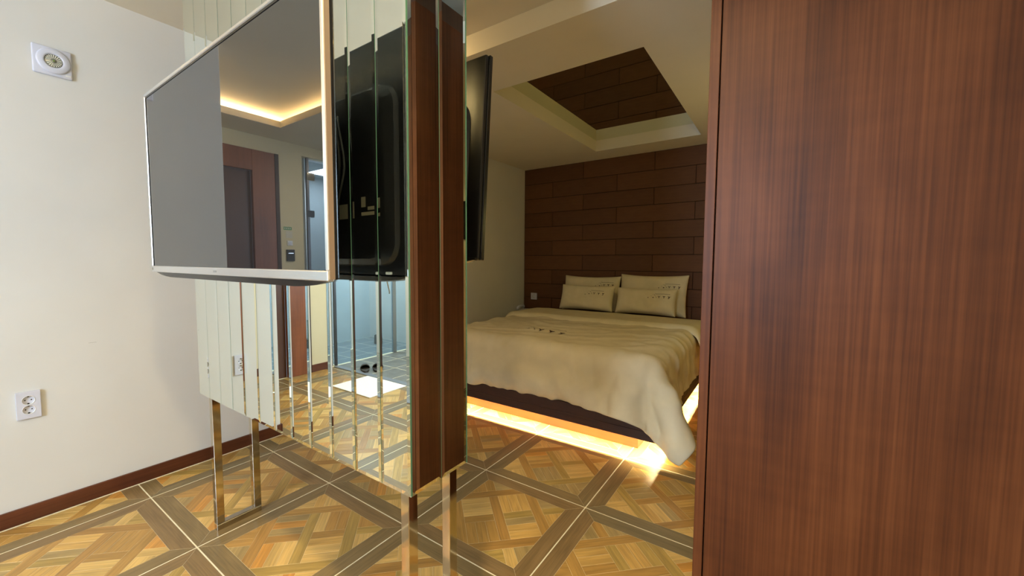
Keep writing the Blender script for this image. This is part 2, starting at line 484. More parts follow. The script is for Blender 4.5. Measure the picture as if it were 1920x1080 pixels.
for ix in range(-2, 7):
    for iy in range(-3, 8):
        x0, y0 = ix*T, iy*T
        X0, X1, Y0, Y1 = x0, x0+T, y0, y0+T
        lx0 = XL if y0 >= 0 else -0.9
        X0 = max(X0, lx0); X1 = min(X1, XR); Y0 = max(Y0, -1.235); Y1 = min(Y1, YB)
        if X1-X0 < 0.01 or Y1-Y0 < 0.01: continue
        cx, cy = x0+T/2, y0+T/2
        v = rt.randrange(5); rz = rt.randrange(4)
        cut = (X1-X0 < T-0.01) or (Y1-Y0 < T-0.01)
        # whole tiles seen directly get every piece as an object
        near = (0 <= ix <= 3 and 0 <= iy <= 3) or (ix == 4 and iy in (2, 3)) or (ix in (2, 3) and iy == 4)
        box_l = (X0-cx + (0.002 if X0 > x0+.001 else 0), X1-cx, Y0-cy, Y1-cy)
        me_s = slab if not cut else clip_mesh(slab, *box_l)
        rm = Matrix.Rotation(rz*math.pi/2, 4, 'Z')
        if near:
            t = bpy.data.objects.new('floor_tile', me_s); col.objects.link(t); t.location = (cx, cy, 0)
            t.parent = floor
            for me in variants[v]:
                m2 = me
                if cut:
                    m3 = me.copy(); m3.transform(rm); m2 = clip_mesh(m3, *box_l)
                    if m2 is None: continue
                p = bpy.data.objects.new('parquet_piece', m2); col.objects.link(p); p.parent = t
                if not cut: p.rotation_euler.z = rz*math.pi/2
        else:
            m3 = joined_me[v]
            if cut:
                m3 = m3.copy(); m3.transform(rm); m3 = clip_mesh(m3, *box_l)
                if m3 is None: continue
            t = bpy.data.objects.new('floor_tile', m3); col.objects.link(t); t.location = (cx, cy, 0)
            if not cut: t.rotation_euler.z = rz*math.pi/2
            t.parent = floor

# grey entrance tiles and blue bathroom tiles
def tiles(x0, x1, y0, y1, s, m, name, ox=0, oy=0):
    nx = int(math.ceil((x1-x0)/s)); ny = int(math.ceil((y1-y0)/s))
    for i in range(nx):
        for j in range(ny):
            a = (x0+i*s+0.0035, y1-(j+1)*s+0.0035); b = (min(x0+(i+1)*s, x1)-0.0035, y1-j*s-0.0035)
            a = (a[0], max(a[1], y0+0.002))
            if b[0]-a[0] < 0.02 or b[1]-a[1] < 0.02: continue
            MB().box((a[0], a[1], -0.0035), (b[0], b[1], 0.0), 0.0008).build(name, m, floor)
tiles(-0.93, XR, -2.6, -1.30, 0.3, ETILE, 'entry_tile')
tiles(-2.05, -0.97, -2.6, -1.30, 0.3, BTILE, 'bathroom_tile')
MB().box((-0.9, -1.30, -0.004), (XR, -1.235, 0.006), 0.002).build('threshold', SILL, floor)

# ------------------------------------------------------------------ walls
def struct(o, label=None):
    tag(o, label, None, None, 'structure'); return o

struct(MB().box((XL-0.14, 0.0, -0.0035), (XL, YB, 2.6), 0.002).build('wall_left', WALL), 'plain off-white wall on the left')
struct(MB().box((-1.0, 0.0, -0.0035), (XL-0.14, 0.12, 2.6)).build('wall_nook', CREAM))
hall = struct(MB().box((-0.98, -1.21, -0.0035), (-0.9, -0.93, 2.6)).box((-0.98, -0.93, 2.21), (-0.9, 0.0, 2.6)).box((-0.98, -2.6, 2.25), (-0.9, -1.21, 2.6)).build('wall_hall', CREAM), 'cream hallway wall with a brown door seen in the mirrors')
struct(MB().box((-2.15, -2.7, -0.0035), (1.7, -2.6, 2.6)).box((2.9, -2.7, -0.0035), (XR+0.1, -2.6, 2.6)).box((1.7, -2.7, -0.0035), (2.9, -2.6, 0.9)).box((1.7, -2.7, 2.2), (2.9, -2.6, 2.6)).build('wall_near', WALL))
struct(MB().box((XR, -2.6, -0.0035), (XR+0.1, YB, 2.6)).build('wall_right', CREAM))
struct(MB().box((-2.15, -2.6, -0.0035), (-2.05, -1.2, 2.6)).box((-2.05, -1.28, -0.0035), (-0.98, -1.2, 2.6)).build('wall_bathroom', BWALL))
# window behind the camera: frame and mullion
w = struct(MB().box((1.7, -2.68, 0.9), (1.76, -2.62, 2.2)).box((2.84, -2.68, 0.9), (2.9, -2.62, 2.2)).box((1.76, -2.68, 2.14), (2.84, -2.62, 2.2)).box((1.76, -2.68, 0.9), (2.84, -2.62, 0.96)).box((2.28, -2.68, 0.96), (2.32, -2.62, 2.14)).build('window_1', WINP))

# headboard wall: backing and single panels laid in a stretcher bond
wb = struct(MB().box((XL-0.14, YB, -0.0035), (XR+0.1, YB+0.1, 2.6)).build('wall_back', PANELBACK), 'brown panelled wall behind the bed')
zs = [ZB, 2.150, 1.966, 1.788, 1.610, 1.433, 1.254, 1.075, 0.897, 0.72, 0.54, 0.36, 0.18, 0.0]
pm = {}
rp = random.Random(3)
for r in range(len(zs)-1):
    z1, z0 = zs[r], zs[r+1]
    off = 1.187 if r % 2 == 0 else 1.587
    off = off - 0.8*3
    k = 0
    while off < XR:
        a = max(off, XL); b = min(off+0.8, XR)
        if b - a > 0.03:
            key = (round(b-a, 3), round(z1-z0, 3))
            if key not in pm:
                pm[key] = [MB().box((0.0020, -0.009, 0.0022), (b-a-0.0020, 0, z1-z0-0.0022), 0.0024).mesh('wall_panel') for _ in range(3)]
                for q_ in range(3): pm[key][q_].materials.append(BRICKP[q_])
            o = bpy.data.objects.new('wall_panel', rp.choice(pm[key])); col.objects.link(o)
            o.location = (a, YB, z0); o.parent = wb
        off += 0.8

# baseboards
struct(MB().box((XL, 0.0, 0.0), (XL+0.011, YB-0.01, 0.074), 0.0015).build('baseboard_left', BASEB), 'dark brown baseboard')
struct(MB().box((-0.9, -0.011, 0.0), (XL+0.011, -0.0005, 0.074), 0.0015).build('baseboard_nook', BASEBX))
struct(MB().box((-0.899, -1.21, 0.0), (-0.888, -0.967, 0.078), 0.0015).build('baseboard_hall', BASEB))
struct(MB().box((-0.9, 0.0, 0.0), (-0.89, 0.0105, 0.074)).build('baseboard_corner', BASEB)) if False else None

struct(MB().box((XL+0.011, 0.0, -0.0005), (XL+0.0155, YB-0.012, 0.003)).build('trim_2', GROUT))

# ceilings
tag(MB().box((-0.75, -0.98, ZC), (XR, 1.85, ZC+0.14)).build('ceiling', CEIL), 'plain ceiling', None, None, 'structure')
soff = MB()
soff.box((-0.9, -2.6, ZS), (XR, -0.815, ZS+0.04)).box((-0.9, -0.815, ZS), (-0.52, 0.0, ZS+0.04))
soff.box((-0.9, -1.02, ZS+0.04), (XR, -0.98, ZC+0.14)).box((-0.9, -0.98, ZS+0.04), (-0.75, 0.0, ZC+0.14))
soff.box((-0.52, -0.80, ZS), (-0.505, 0.0, ZS+0.055)).box((-0.505, -0.815, ZS), (XR, -0.80, ZS+0.055))
struct(soff.build('ceiling_soffit', CEIL))
struct(MB().box((-2.05, -2.6, 2.30), (-0.98, -1.28, 2.34)).build('ceiling_bathroom', BWALL))
hx0, hx1, hy0, hy1 = 1.473, 2.474, 2.32, 4.187
lc = MB()
lc.box((XL, 1.85, ZB), (XR, hy0, ZC+0.14)).box((XL, hy1, ZB), (XR, YB, ZC+0.14))
lc.box((XL, hy0, ZB), (hx0, hy1, ZC+0.14)).box((hx1, hy0, ZB), (XR, hy1, ZC+0.14))
bedceil = struct(lc.build('ceiling_bed', CEIL), 'lowered ceiling over the bed with a rectangular mirrored recess')
MB().box((hx0, hy0, 2.455), (hx1, hy1, 2.463)).build('ceiling_mirror', mat('ceiling_mirror_tint', (0.74, 0.78, 0.62), 0.0, 1.0), bedceil)
tag(MB().box((hx0-0.02, hy0-0.02, ZC+0.1402), (hx1+0.02, hy1+0.02, ZC+0.16)).build('trim_1', CEIL), None, None, None, 'structure')

# ------------------------------------------------------------------ hallway door, switches (seen in the mirrors and the screen)
d = struct(MB().box((-0.93, -0.93, 0.0), (-0.885, -0.725, 2.21), 0.002).box((-0.93, -0.725, 2.02), (-0.885, -0.02, 2.21), 0.002).build('door_1', DOORWOOD), 'brown wooden hallway door with a wide frame')
MB().box((-0.955, -0.725, 0.0), (-0.93, -0.02, 2.02), 0.002).build('door_leaf', mat('dark_door', srgb(84, 50, 32), 0.4), d)
MB().box((-0.895, -0.968, 0.0), (-0.880, -0.93, 2.21), 0.002).build('door_frame', WALNUT_D, d)
MB().cyl((-0.93, -0.66, 1.0), (-0.88, -0.66, 1.0), 0.011).box((-0.89, -0.665, 0.99), (-0.878, -0.56, 1.01), 0.003).build('door_handle', CHROME, d)

t = empty('card_switch', (-0.9, -1.065, 1.235))
tag(t, 'dark card switch box on the cream hall wall by the glass, reflected in the television', 'switch')
MB().box((-0.9, -1.105, 1.18), (-0.885, -1.025, 1.295), 0.002).build('housing', BLACKM, t)
MB().box((-0.885, -1.09, 1.255), (-0.882, -1.04, 1.262)).build('card_slot', SILVER, t)
t = empty('wall_switch', (-0.9, -1.065, 1.36))
tag(t, 'pale light switch above the dark card box on the hall wall', 'switch')
MB().box((-0.9, -1.09, 1.335), (-0.892, -1.035, 1.385), 0.002).build('plate', PLASTIC, t)
MB().box((-0.892, -1.08, 1.345), (-0.889, -1.045, 1.375), 0.001).build('rocker', PLASTICL, t)
t = empty('paper_notice', (-0.9, -1.06, 1.45))
tag(t, 'small pale paper notice under the green sign on the hall wall', 'notice')
MB().box((-0.9, -1.09, 1.41), (-0.8985, -1.025, 1.48)).build('sheet', PAPER, t)
t = empty('exit_sticker', (-0.9, -1.045, 1.505))
tag(t, 'small green sticker with white marks high on the hall wall', 'sign')
MB().box((-0.9, -1.085, 1.49), (-0.8985, -1.005, 1.52)).build('sheet', EXITG, t)
mk = MB()
for k in range(4): mk.box((-0.8985, -1.075+k*0.018, 1.497), (-0.898, -1.065+k*0.018, 1.513))
tag(mk.build('marks', PAPER, t), kind='stuff')

# glass partition of the bathroom: two panels, posts, bar handle, clamps
gp = empty('glass_partition', (-0.94, -1.85, 0))
tag(gp, 'bluish glass bathroom partition with metal post beyond the grey entrance, seen in the mirror strips', 'partition')
MB().box((-0.945, -2.08, 0.004), (-0.935, -1.30, 2.22), 0.001).build('glass_panel', GLASSP, gp)
MB().box((-0.945, -2.58, 0.004), (-0.935, -2.14, 2.22), 0.001).build('glass_panel', GLASSP, gp)
MB().box((-0.955, -2.14, 0.0), (-0.925, -2.085, 2.25), 0.002).build('post', mat('grey_steel', (0.38, 0.42, 0.45), 0.3, 0.9), gp)
MB().box((-0.955, -1.30, 0.0), (-0.925, -1.272, 2.25), 0.002).build('post', mat('dark_steel', (0.12, 0.12, 0.13), 0.35, 0.9), gp)
MB().box((-0.96, -1.36, 2.02), (-0.92, -1.275, 2.10), 0.003).build('hinge', CHROME, gp)
MB().box((-0.96, -1.35, 1.64), (-0.92, -1.28, 1.71), 0.003).build('lock', BLACK, gp)
MB().tube([(-0.915, -1.95, 1.05), (-0.905, -1.95, 1.04), (-0.905, -2.02, 0.78), (-0.915, -2.02, 0.77)], 0.008).build('bar_handle', CHROME, gp)

# bathroom basin pipe / floor bracket hints, kept simple real things
t = empty('toilet_brush', (-1.55, -2.35, 0))
tag(t, 'dark little toilet brush standing on the bathroom tiles behind the glass', 'brush')
MB().lathe((-1.55, -2.35, 0), (0, 0, 1), [(0.0, 0), (0.05, 0), (0.045, 0.12), (0.02, 0.13), (0.0, 0.13)]).build('holder', BLACKM, t)
MB().cyl((-1.55, -2.35, 0.12), (-1.55, -2.35, 0.38), 0.008).build('handle', CHROME, t)

# slippers
def slipper(x, y, rz, label):
    t = empty('slipper', (x, y, 0)); tag(t, label, 'slipper', 'slippers on the entrance tiles')
    L_ = 0.26
    out = []
    n = 28
    for i in range(n):
        a = 2*math.pi*i/n
        yy = math.sin(a)*L_/2; xx = math.cos(a)*(0.044+0.008*math.sin(a))
        out.append((xx, yy))
    so = MB().prism(out, 0.001, 0.022).build('sole', SLIPPER, t)
    bm = MB()
    # upper: half dome over the front half
    rings = []
    for j in range(7):
        yy = -0.01 + j*0.0215
        wj = 0.050*math.sqrt(max(0.02, 1-(max(0, yy)/0.135)**2)) + 0.002
        hj = 0.046*math.sqrt(max(0.02, 1-(max(0, yy)/0.14)**2))
        rings.append([bm.bm.verts.new((math.cos(a)*wj, yy, 0.018+math.sin(a)*hj)) for a in [math.pi*k/10 for k in range(11)]])
    for A, B in zip(rings, rings[1:]):
        for k in range(10): bm.bm.faces.new((A[k], A[k+1], B[k+1], B[k]))
    bm.bm.faces.new(rings[-1])
    up = bm.build('strap', SLIPPER, t, True)
    sm = up.modifiers.new('solid', 'SOLIDIFY'); sm.thickness = 0.004
    for o in (so, up):
        o.parent = t; o.matrix_parent_inverse = Matrix()
    t.rotation_euler.z = rz
slipper(-0.508, -1.355, math.radians(124), 'dark slipper on the grey entrance tiles, nearer the hall wall')
slipper(-0.432, -1.455, math.radians(131), 'dark slipper on the grey entrance tiles, farther from the hall wall')

# white bath mat
t = empty('bath_mat', (0, -1.015, 0))
tag(t, 'white bath mat lying on the parquet before the entrance step, seen in the mirrors', 'mat')
MB().box((-0.285, -1.222, 0.0), (0.275, -0.812, 0.009), 0.004, seg=2).build('pile', MATW, t)

# ------------------------------------------------------------------ mirrored column
MX0, MX1, MY0, MY1, MZ0 = 1.060, 2.405, 0.678, 0.900, 0.603
colm = empty('mirror_column', (1.73, 0.79, 0))
tag(colm, 'mirror-strip column with bevelled strips standing on chrome frames, carrying televisions', 'column')
MB().box((MX0+0.005, MY0+0.0055, MZ0+0.003), (MX1-0.0055, MY1-0.0055, ZC-0.001)).build('core', MDF, colm)
MB().box((MX0+0.006, MY0+0.0051, MZ0+0.004), (MX1-0.006, MY0+0.0054, ZC-0.003)).build('backing', GREENBACK, colm)
MB().box((MX1-0.0054, MY0+0.006, MZ0+0.004), (MX1-0.0051, MY1-0.006, ZC-0.003)).build('backing', GREENBACK, colm)
def strip(w_, h, bev=0.010, dep=0.0010, th=0.005):
    bm = MB()
    g = 0.0011
    x0, x1, z0, z1 = g, w_-g, 0, h
    O = [(x0, -th+dep, z0), (x1, -th+dep, z0), (x1, -th+dep, z1), (x0, -th+dep, z1)]
    I = [(x0+bev, -th, z0+bev), (x1-bev, -th, z0+bev), (x1-bev, -th, z1-bev), (x0+bev, -th, z1-bev)]
    Bk = [(x0, 0, z0), (x1, 0, z0), (x1, 0, z1), (x0, 0, z1)]
    V = [[bm.bm.verts.new(p) for p in L_] for L_ in (O, I, Bk)]
    O, I, Bk = V
    bm.bm.faces.new(I).material_index = 0
    for i in range(4):
        j = (i+1) % 4
        bm.bm.faces.new((O[i], O[j], I[j], I[i])).material_index = 0
        bm.bm.faces.new((Bk[i], Bk[j], O[j], O[i])).material_index = 1
    bm.bm.faces.new(list(reversed(Bk))).material_index = 1
    me = bm.mesh('mirror_strip'); me.materials.append(MIRROR); me.materials.append(GLASSEDGE)
    return me
NS = 12
wst = (MX1-MX0)/NS
H = ZC-0.002-MZ0
front_me = strip(wst, H)
side_me = strip((MY1-MY0-0.011)/2, H)
def place(me, loc, rz):
    o = bpy.data.objects.new('mirror_strip', me); col.objects.link(o)
    o.location = loc; o.rotation_euler.z = rz
    clear_parent_link(o, colm)
rs = random.Random(2)
for i in range(NS):
    place(front_me, (MX0+i*wst, MY0+0.005, MZ0), math.radians(rs.uniform(-0.12, 0.12)))
    place(front_me, (MX0+(i+1)*wst, MY1-0.005, MZ0), math.pi)
sw_ = (MY1-MY0-0.011)/2
for i in range(2):
    place(side_me, (MX1-0.005, MY0+0.0055+i*sw_, MZ0), math.pi/2)
    place(side_me, (MX0+0.005, MY0+0.0055+(i+1)*sw_, MZ0), -math.pi/2)
def leg_frame(x0, x1):
    o = empty('leg_frame_anchor', (0, 0, 0)); bpy.data.objects.remove(o)
    y0, y1, w_ = 0.690, 0.876, 0.031
    f = MB().box((x0, y0, 0.0), (x1, y1, 0.030), 0.0012).build('foot_bar', CHROME, colm)
    for ya in (y0, y1-w_):
        MB().box((x0, ya, 0.0302), (x1, ya+w_, MZ0+0.003), 0.0012).build('leg', CHROME, colm)
leg_frame(1.127, 1.157)
leg_frame(2.353, 2.383)

# ------------------------------------------------------------------ televisions
def television(front_y, sgn, label, tilt=0.0, extras=False):
    """built facing -Y at the origin (centre of the screen), sgn=-1 turns it to face +Y"""
    Wd, Hd = 1.226, 0.690
    t = empty('television', (0, 0, 0)); tag(t, label, 'television')
    x, z = Wd/2, Hd/2
    bz, bb = 0.011, 0.024
    fr = MB()
    fr.box((-x, 0, z-bz), (x, 0.016, z), 0.002).box((-x, 0, -z+bb), (-x+bz, 0.016, z-bz), 0.002)
    fr.box((x-bz, 0, -z+bb), (x, 0.016, z-bz), 0.002).box((-x, -0.001, -z), (x, 0.016, -z+bb), 0.0025, seg=2)
    P = [fr.build('bezel', SILVER if tilt == 0 else BLACK, t)]
    TR = GOLDS if tilt == 0 else BLACK
    P.append(MB().box((x+0.0002, 0.003, -z+0.004), (x+0.0018, 0.0165, z-0.002)).build('side_trim', TR, t))
    P.append(MB().box((-x-0.0018, 0.003, -z+0.004), (-x-0.0002, 0.0165, z-0.002)).build('side_trim', TR, t))
    P.append(MB().box((-x+bz+0.0002, 0.004, -z+bb+0.0002), (x-bz-0.0002, 0.010, z-bz-0.0002)).build('screen', SCREEN, t))
    P.append(MB().box((-x+bz, 0.0025, z-bz-0.006), (x-bz, 0.0038, z-bz)).box((-x+bz, 0.0025, -z+bb), (-x+bz+0.004, 0.0038, z-bz-0.006)).build('screen_border', BLACK, t))
    # back shell: thin rim plus swollen middle
    sh = MB()
    sh.box((-x+0.003, 0.0165, -z+0.002), (x-0.003, 0.032, z-0.003), 0.005, seg=2)
    prof = [(0.0, 1.0), (0.012, 0.985), (0.022, 0.93)]
    rings = []
    for dy, k in prof:
        X_, Zt, Zb = (x-0.06)*k, (z-0.14)*k, -(z-0.03)*k
        pts = []
        rr = 0.07
        for cx_, cz_, a0 in ((X_-rr, Zt-rr, 0), (-X_+rr, Zt-rr, 90), (-X_+rr, Zb+rr, 180), (X_-rr, Zb+rr, 270)):
            for a in range(0, 91, 15):
                pts.append((cx_+rr*math.cos(math.radians(a0+a)), cz_+rr*math.sin(math.radians(a0+a))))
        rings.append([sh.bm.verts.new((px, 0.0325+dy, pz)) for px, pz in pts])
    for A, B in zip(rings, rings[1:]):
        n = len(A)
        for i in range(n): sh.bm.faces.new((A[i], A[(i+1)%n], B[(i+1)%n], B[i]))
    sh.bm.faces.new(rings[-1]); sh.bm.faces.new(list(reversed(rings[0])))
    P.append(sh.build('back_shell', BLACK, t))
    # curved speaker chin under the bezel
    ch = MB()
    n = 24; secs = []
    for i in range(n+1):
        u = i/n; xx = -x+0.02+(2*x-0.04)*u
        dpt = 0.017*min(1, min(u, 1-u)*9)**0.5 + 0.0008
        secs.append([ch.bm.verts.new(p) for p in ((xx, 0.008, -z-0.0002), (xx, 0.012, -z-dpt), (xx, 0.034, -z-dpt*0.8), (xx, 0.038, -z-0.0002))])
    for A, B in zip(secs, secs[1:]):
        for k in range(4): ch.bm.faces.new((A[k], A[(k+1)%4], B[(k+1)%4], B[k]))
    ch.bm.faces.new(secs[0]); ch.bm.faces.new(list(reversed(secs[-1])))
    P.append(ch.build('speaker_chin', BLACK, t))
    P.append(MB().box((-x+0.008, -0.0016, -z+0.007), (-x+0.018, -0.0009, -z+0.017)).box((-x+0.0098, -0.0018, -z+0.009), (-x+0.0162, -0.0015, -z+0.0135), mat=1).build('energy_mark', [mat('mark_grey', srgb(70, 70, 70), 0.5), LABELW], t))
    P.append(MB().box((-0.012, -0.0016, -z+0.009), (0.012, -0.0009, -z+0.015)).build('badge', mat('badge_grey', srgb(150, 150, 150), 0.4, 0.5), t))
    # port recess, label and wall bracket on the back
    P.append(tag(MB().box((0.30, 0.0546, -0.17), (0.345, 0.0552, -0.125)).box((0.355, 0.0546, -0.17), (0.375, 0.0552, -0.12)).box((0.41, 0.0546, -0.165), (0.47, 0.0552, -0.155)).box((0.44, 0.0546, -0.15), (0.47, 0.0552, -0.14)).box((0.41, 0.0546, -0.14), (0.43, 0.0552, -0.11)).box((0.475, 0.0546, -0.17), (0.487, 0.0552, -0.085)).build('rating_label', LABELD, t), kind='stuff'))
    P.append(MB().box((0.497, 0.0330, -z+0.006), (0.521, 0.042, -z+0.014), 0.002).build('cable_clip', mat('clear_clip', srgb(200, 205, 205), 0.2), t))
    P.append(MB().box((-0.20, 0.0546, -0.20), (-0.16, 0.075, 0.14)).build('bracket_rail', BLACKM, t))
    P.append(MB().box((0.16, 0.0546, -0.20), (0.20, 0.075, 0.14)).build('bracket_rail', BLACKM, t))
    P.append(MB().box((-0.24, 0.0752, -0.05), (0.24, 0.0862, 0.05)).build('wall_bracket', BLACKM, t))
    for k in range(4):
        cb = MB()
        a = 0.285+0.012*k
        pts = [(a, 0.056, 0.10-0.02*k), (a+0.01, 0.075, 0.13), (a+0.035, 0.088, 0.09), (a+0.03+0.01*k, 0.09, -0.02), (a+0.02, 0.086, -0.12), (a-0.03, 0.08, -0.18-0.015*k), (a-0.10, 0.09, -0.12)]
        # smooth curve
        q = []
        for i in range(len(pts)-1):
            p0 = Vector(pts[max(i-1, 0)]); p1 = Vector(pts[i]); p2 = Vector(pts[i+1]); p3 = Vector(pts[min(i+2, len(pts)-1)])
            for s in range(5):
                u = s/5
                q.append(0.5*((2*p1)+(p2-p0)*u+(2*p0-5*p1+4*p2-p3)*u*u+(3*p1-p0-3*p2+p3)*u**3))
        q.append(Vector(pts[-1]))
        cb.tube(q, 0.0035, 6)
        P.append(cb.build('cable', CABLE, t))
    arm = MB().box((-0.05, 0.0864, -0.04), (0.05, (0.1475 if tilt == 0 else 0.242), 0.04)).build('bracket_arm', BLACKM, t)
    return t, P
tv1, P1 = television(0.53, 1, 'large silver-framed television with reflective screen on the near face of the mirror column')
bpy.context.view_layer.update()
tv1.location = (1.693, 0.530, 1.4885)
tv2, P2 = television(0, -1, 'black back of a television leaning out on the bed side of the mirror column', tilt=1)
tv2.location = (1.693, 1.135, 1.535)
tv2.rotation_euler = (math.radians(4.2), 0, math.pi)

# ------------------------------------------------------------------ wall fittings
def outlet(name, c, normal, w_, h, sockets, label):
    """plate on a wall; local frame: a = along wall, z up, n = out"""
    t = empty(name, c); tag(t, label, 'outlet')
    n = Vector(normal); a = Vector((0, 0, 1)).cross(n)
    R = Matrix((( a.x, n.x, 0), (a.y, n.y, 0), (0, 0, 1))).to_4x4()
    parts = []
    dep = min(0.0095, 0.0125-0.002)
    pl = MB().box((-w_/2, 0.0005, -h/2), (w_/2, 0.0125, h/2), 0.0016, seg=2).build('plate', PLASTICL, None)
    cut = MB()
    for zc, rr in sockets: cut.cyl((0, 0.0125-dep, zc), (0, 0.03, zc), rr, 40)
    co = cut.build('cutter', PLASTIC, None)
    bo = pl.modifiers.new('b', 'BOOLEAN'); bo.operation = 'DIFFERENCE'; bo.solver = 'EXACT'; bo.object = co
    dg = bpy.context.evaluated_depsgraph_get(); dg.update()
    me2 = bpy.data.meshes.new_from_object(pl.evaluated_get(dg))
    pl.modifiers.clear(); pl.data = me2
    bpy.data.objects.remove(co)
    parts.append(pl)
    yb_ = 0.0125-dep
    for zc, rr in sockets:
        parts.append(MB().lathe((0, 0.0125, zc), (0, 1, 0), [(rr-0.0004, -dep+0.0002), (rr-0.0004, 0.0006), (rr+0.0012, 0.0006), (rr+0.0012, 0.0001)], 40).build('socket', PLASTIC, t, True))
        for s in (-1, 1): parts.append(MB().cyl((s*rr*0.5, yb_, zc), (s*rr*0.5, yb_+0.0006, zc), 0.0026, 12).build('pin_hole', DARKHOLE, t))
        parts.append(MB().box((-0.003, yb_, zc+rr*0.70), (0.003, yb_+0.004, zc+rr*0.95)).build('earth_clip', DARKHOLE, t))
        parts.append(MB().box((-0.003, yb_, zc-rr*0.95), (0.003, yb_+0.004, zc-rr*0.70)).build('earth_clip', DARKHOLE, t))
    for p in parts:
        p.parent = t; p.matrix_parent_inverse = Matrix()
    t.matrix_world = Matrix.Translation(Vector(c)) @ R
    return t
outlet('wall_outlet', (XL, 0.2405, 0.5365), (1, 0, 0), 0.075, 0.123, [(0.022, 0.0195), (-0.021, 0.0195)], 'white double power outlet low on the pale left wall')
outlet('wall_outlet', (0.539, YB-0.0095, 0.733), (0, -1, 0), 0.088, 0.085, [(0.0, 0.024)], 'small square outlet on the brown panelled wall left of the pillows')

t = empty('emergency_lamp', (XL, 0.385, 2.09))
tag(t, 'square white emergency lamp with round clear lens, high on the left wall', 'lamp')
MB().box((XL, 0.322, 2.027), (XL+0.012, 0.448, 2.153), 0.006, seg=3).build('plate', PLASTICL, t)
smooth_by_angle(t.children[0], 50)
MB().lathe((XL+0.0118, 0.388, 2.092), (1, 0, 0), [(0.055, 0), (0.0548, 0.004), (0.050, 0.0075), (0.036, 0.009), (0.030, 0.0088), (0.0295, 0.004), (0, 0.004)], 48).build('dome_ring', PLASTICL, t, True)
lb = MB().lathe((XL+0.0160, 0.388, 2.092), (1, 0, 0), [(0.0292, 0), (0.026, 0.003), (0.006, 0.001), (0.004, 0.003), (0, 0.003)], 40).build('lens', LENS, t, True)
fins = MB()
for k in range(20):
    a = 2*math.pi*k/20
    d_ = Vector((0, math.cos(a), math.sin(a))); e_ = Vector((0, -math.sin(a), math.cos(a)))
    c0 = Vector((XL+0.0195, 0.388, 2.092))
    fins.poly([c0+d_*0.010-e_*0.0005, c0+d_*0.026-e_*0.0016, c0+d_*0.026+e_*0.0016, c0+d_*0.010+e_*0.0005])
tag(fins.build('reflector_fins', mat('fin_bright', srgb(240, 240, 225), 0.15), t), kind='stuff')
MB().cyl((XL+0.017, 0.388, 2.092), (XL+0.022, 0.388, 2.092), 0.004).build('bulb', mat('bulb_green', srgb(110, 130, 70), 0.2), t)
MB().box((XL+0.012, 0.424, 2.037), (XL+0.0135, 0.442, 2.045), 0.0005).build('test_button', PLASTIC, t)

tag(MB().box((XL+0.0001, 0.446, 0.7835), (XL+0.0006, 0.475, 0.7845)).build('scuff_mark', mat('scuff_grey', srgb(150, 148, 142), 0.8), None), 'faint short grey scuff line on the blank left wall', 'mark')

# ------------------------------------------------------------------ wardrobe
WY, WX0, WX1, WZ = 1.235, 2.955, 3.60, 2.262
wd = empty('wardrobe', (3.28, 1.5, 0))
tag(wd, 'tall reddish walnut wardrobe standing close on the right, door and side panel edge', 'wardrobe')
MB().box((WX0, WY, 0.0), (WX0+0.0235, WY+0.60, WZ), 0.0007).build('side_panel', WALNUT, wd)
MB().box((WX0+0.027, WY-0.0005, 0.0), (WX1-0.003, WY+0.0175, WZ-0.002), 0.0007).build('door', WALNUT, wd)
MB().box((WX0+0.0237, WY+0.021, 0.001), (WX1, WY+0.60, WZ-0.004)).build('body', WALNUT_D, wd)
MB().box((WX0+0.001, WY+0.004, WZ+0.0005), (WX1, WY+0.60, ZB-0.002)).build('top_filler', WALNUT_D, wd)

# ------------------------------------------------------------------ bed
BX0, BX1, BY0, BY1 = 0.80, 2.58, 2.40, YB-0.012
bed = empty('bed', (1.69, 3.45, 0))
tag(bed, 'low double bed with dark rail on a lit recessed wooden base', 'bed')
MB().box((0.95, 2.575, 0.0), (2.426, BY1, 0.19), 0.001).build('plinth', CHERRY, bed)
MB().box((BX0, BY0, 0.1925), (BX1, BY1, 0.262), 0.002).box((BX0, BY0, 0.137), (BX1, BY0+0.018, 0.1925), 0.0015).box((BX1-0.018, BY0+0.018, 0.137), (BX1, BY1, 0.1925), 0.0015).box((BX0, BY0+0.018, 0.137), (BX0+0.018, BY1, 0.1925), 0.0015).build('rail', RAILW, bed)
MATT = 0.600
def rounded_box(a, b, r, seg=4):
    return MB().box(a, b, r, seg=seg)
smooth_by_angle(rounded_box((0.83, 2.44, 0.2625), (2.55, BY1-0.005, MATT), 0.05, 5).build('mattress', LINEN, bed), 60)
LSM = mat('led_strip', (1, .8, .5), 0.5)
for a, b in (((0.86, BY0+0.0185, 0.1855), (2.52, BY0+0.031, 0.1922)), ((BX1-0.031, BY0+0.04, 0.1855), (BX1-0.0185, BY1-0.05, 0.1922)), ((BX0+0.0185, BY0+0.04, 0.1855), (BX0+0.031, BY1-0.05, 0.1922))):
    MB().box(a, b).build('light_strip', LSM, bed)

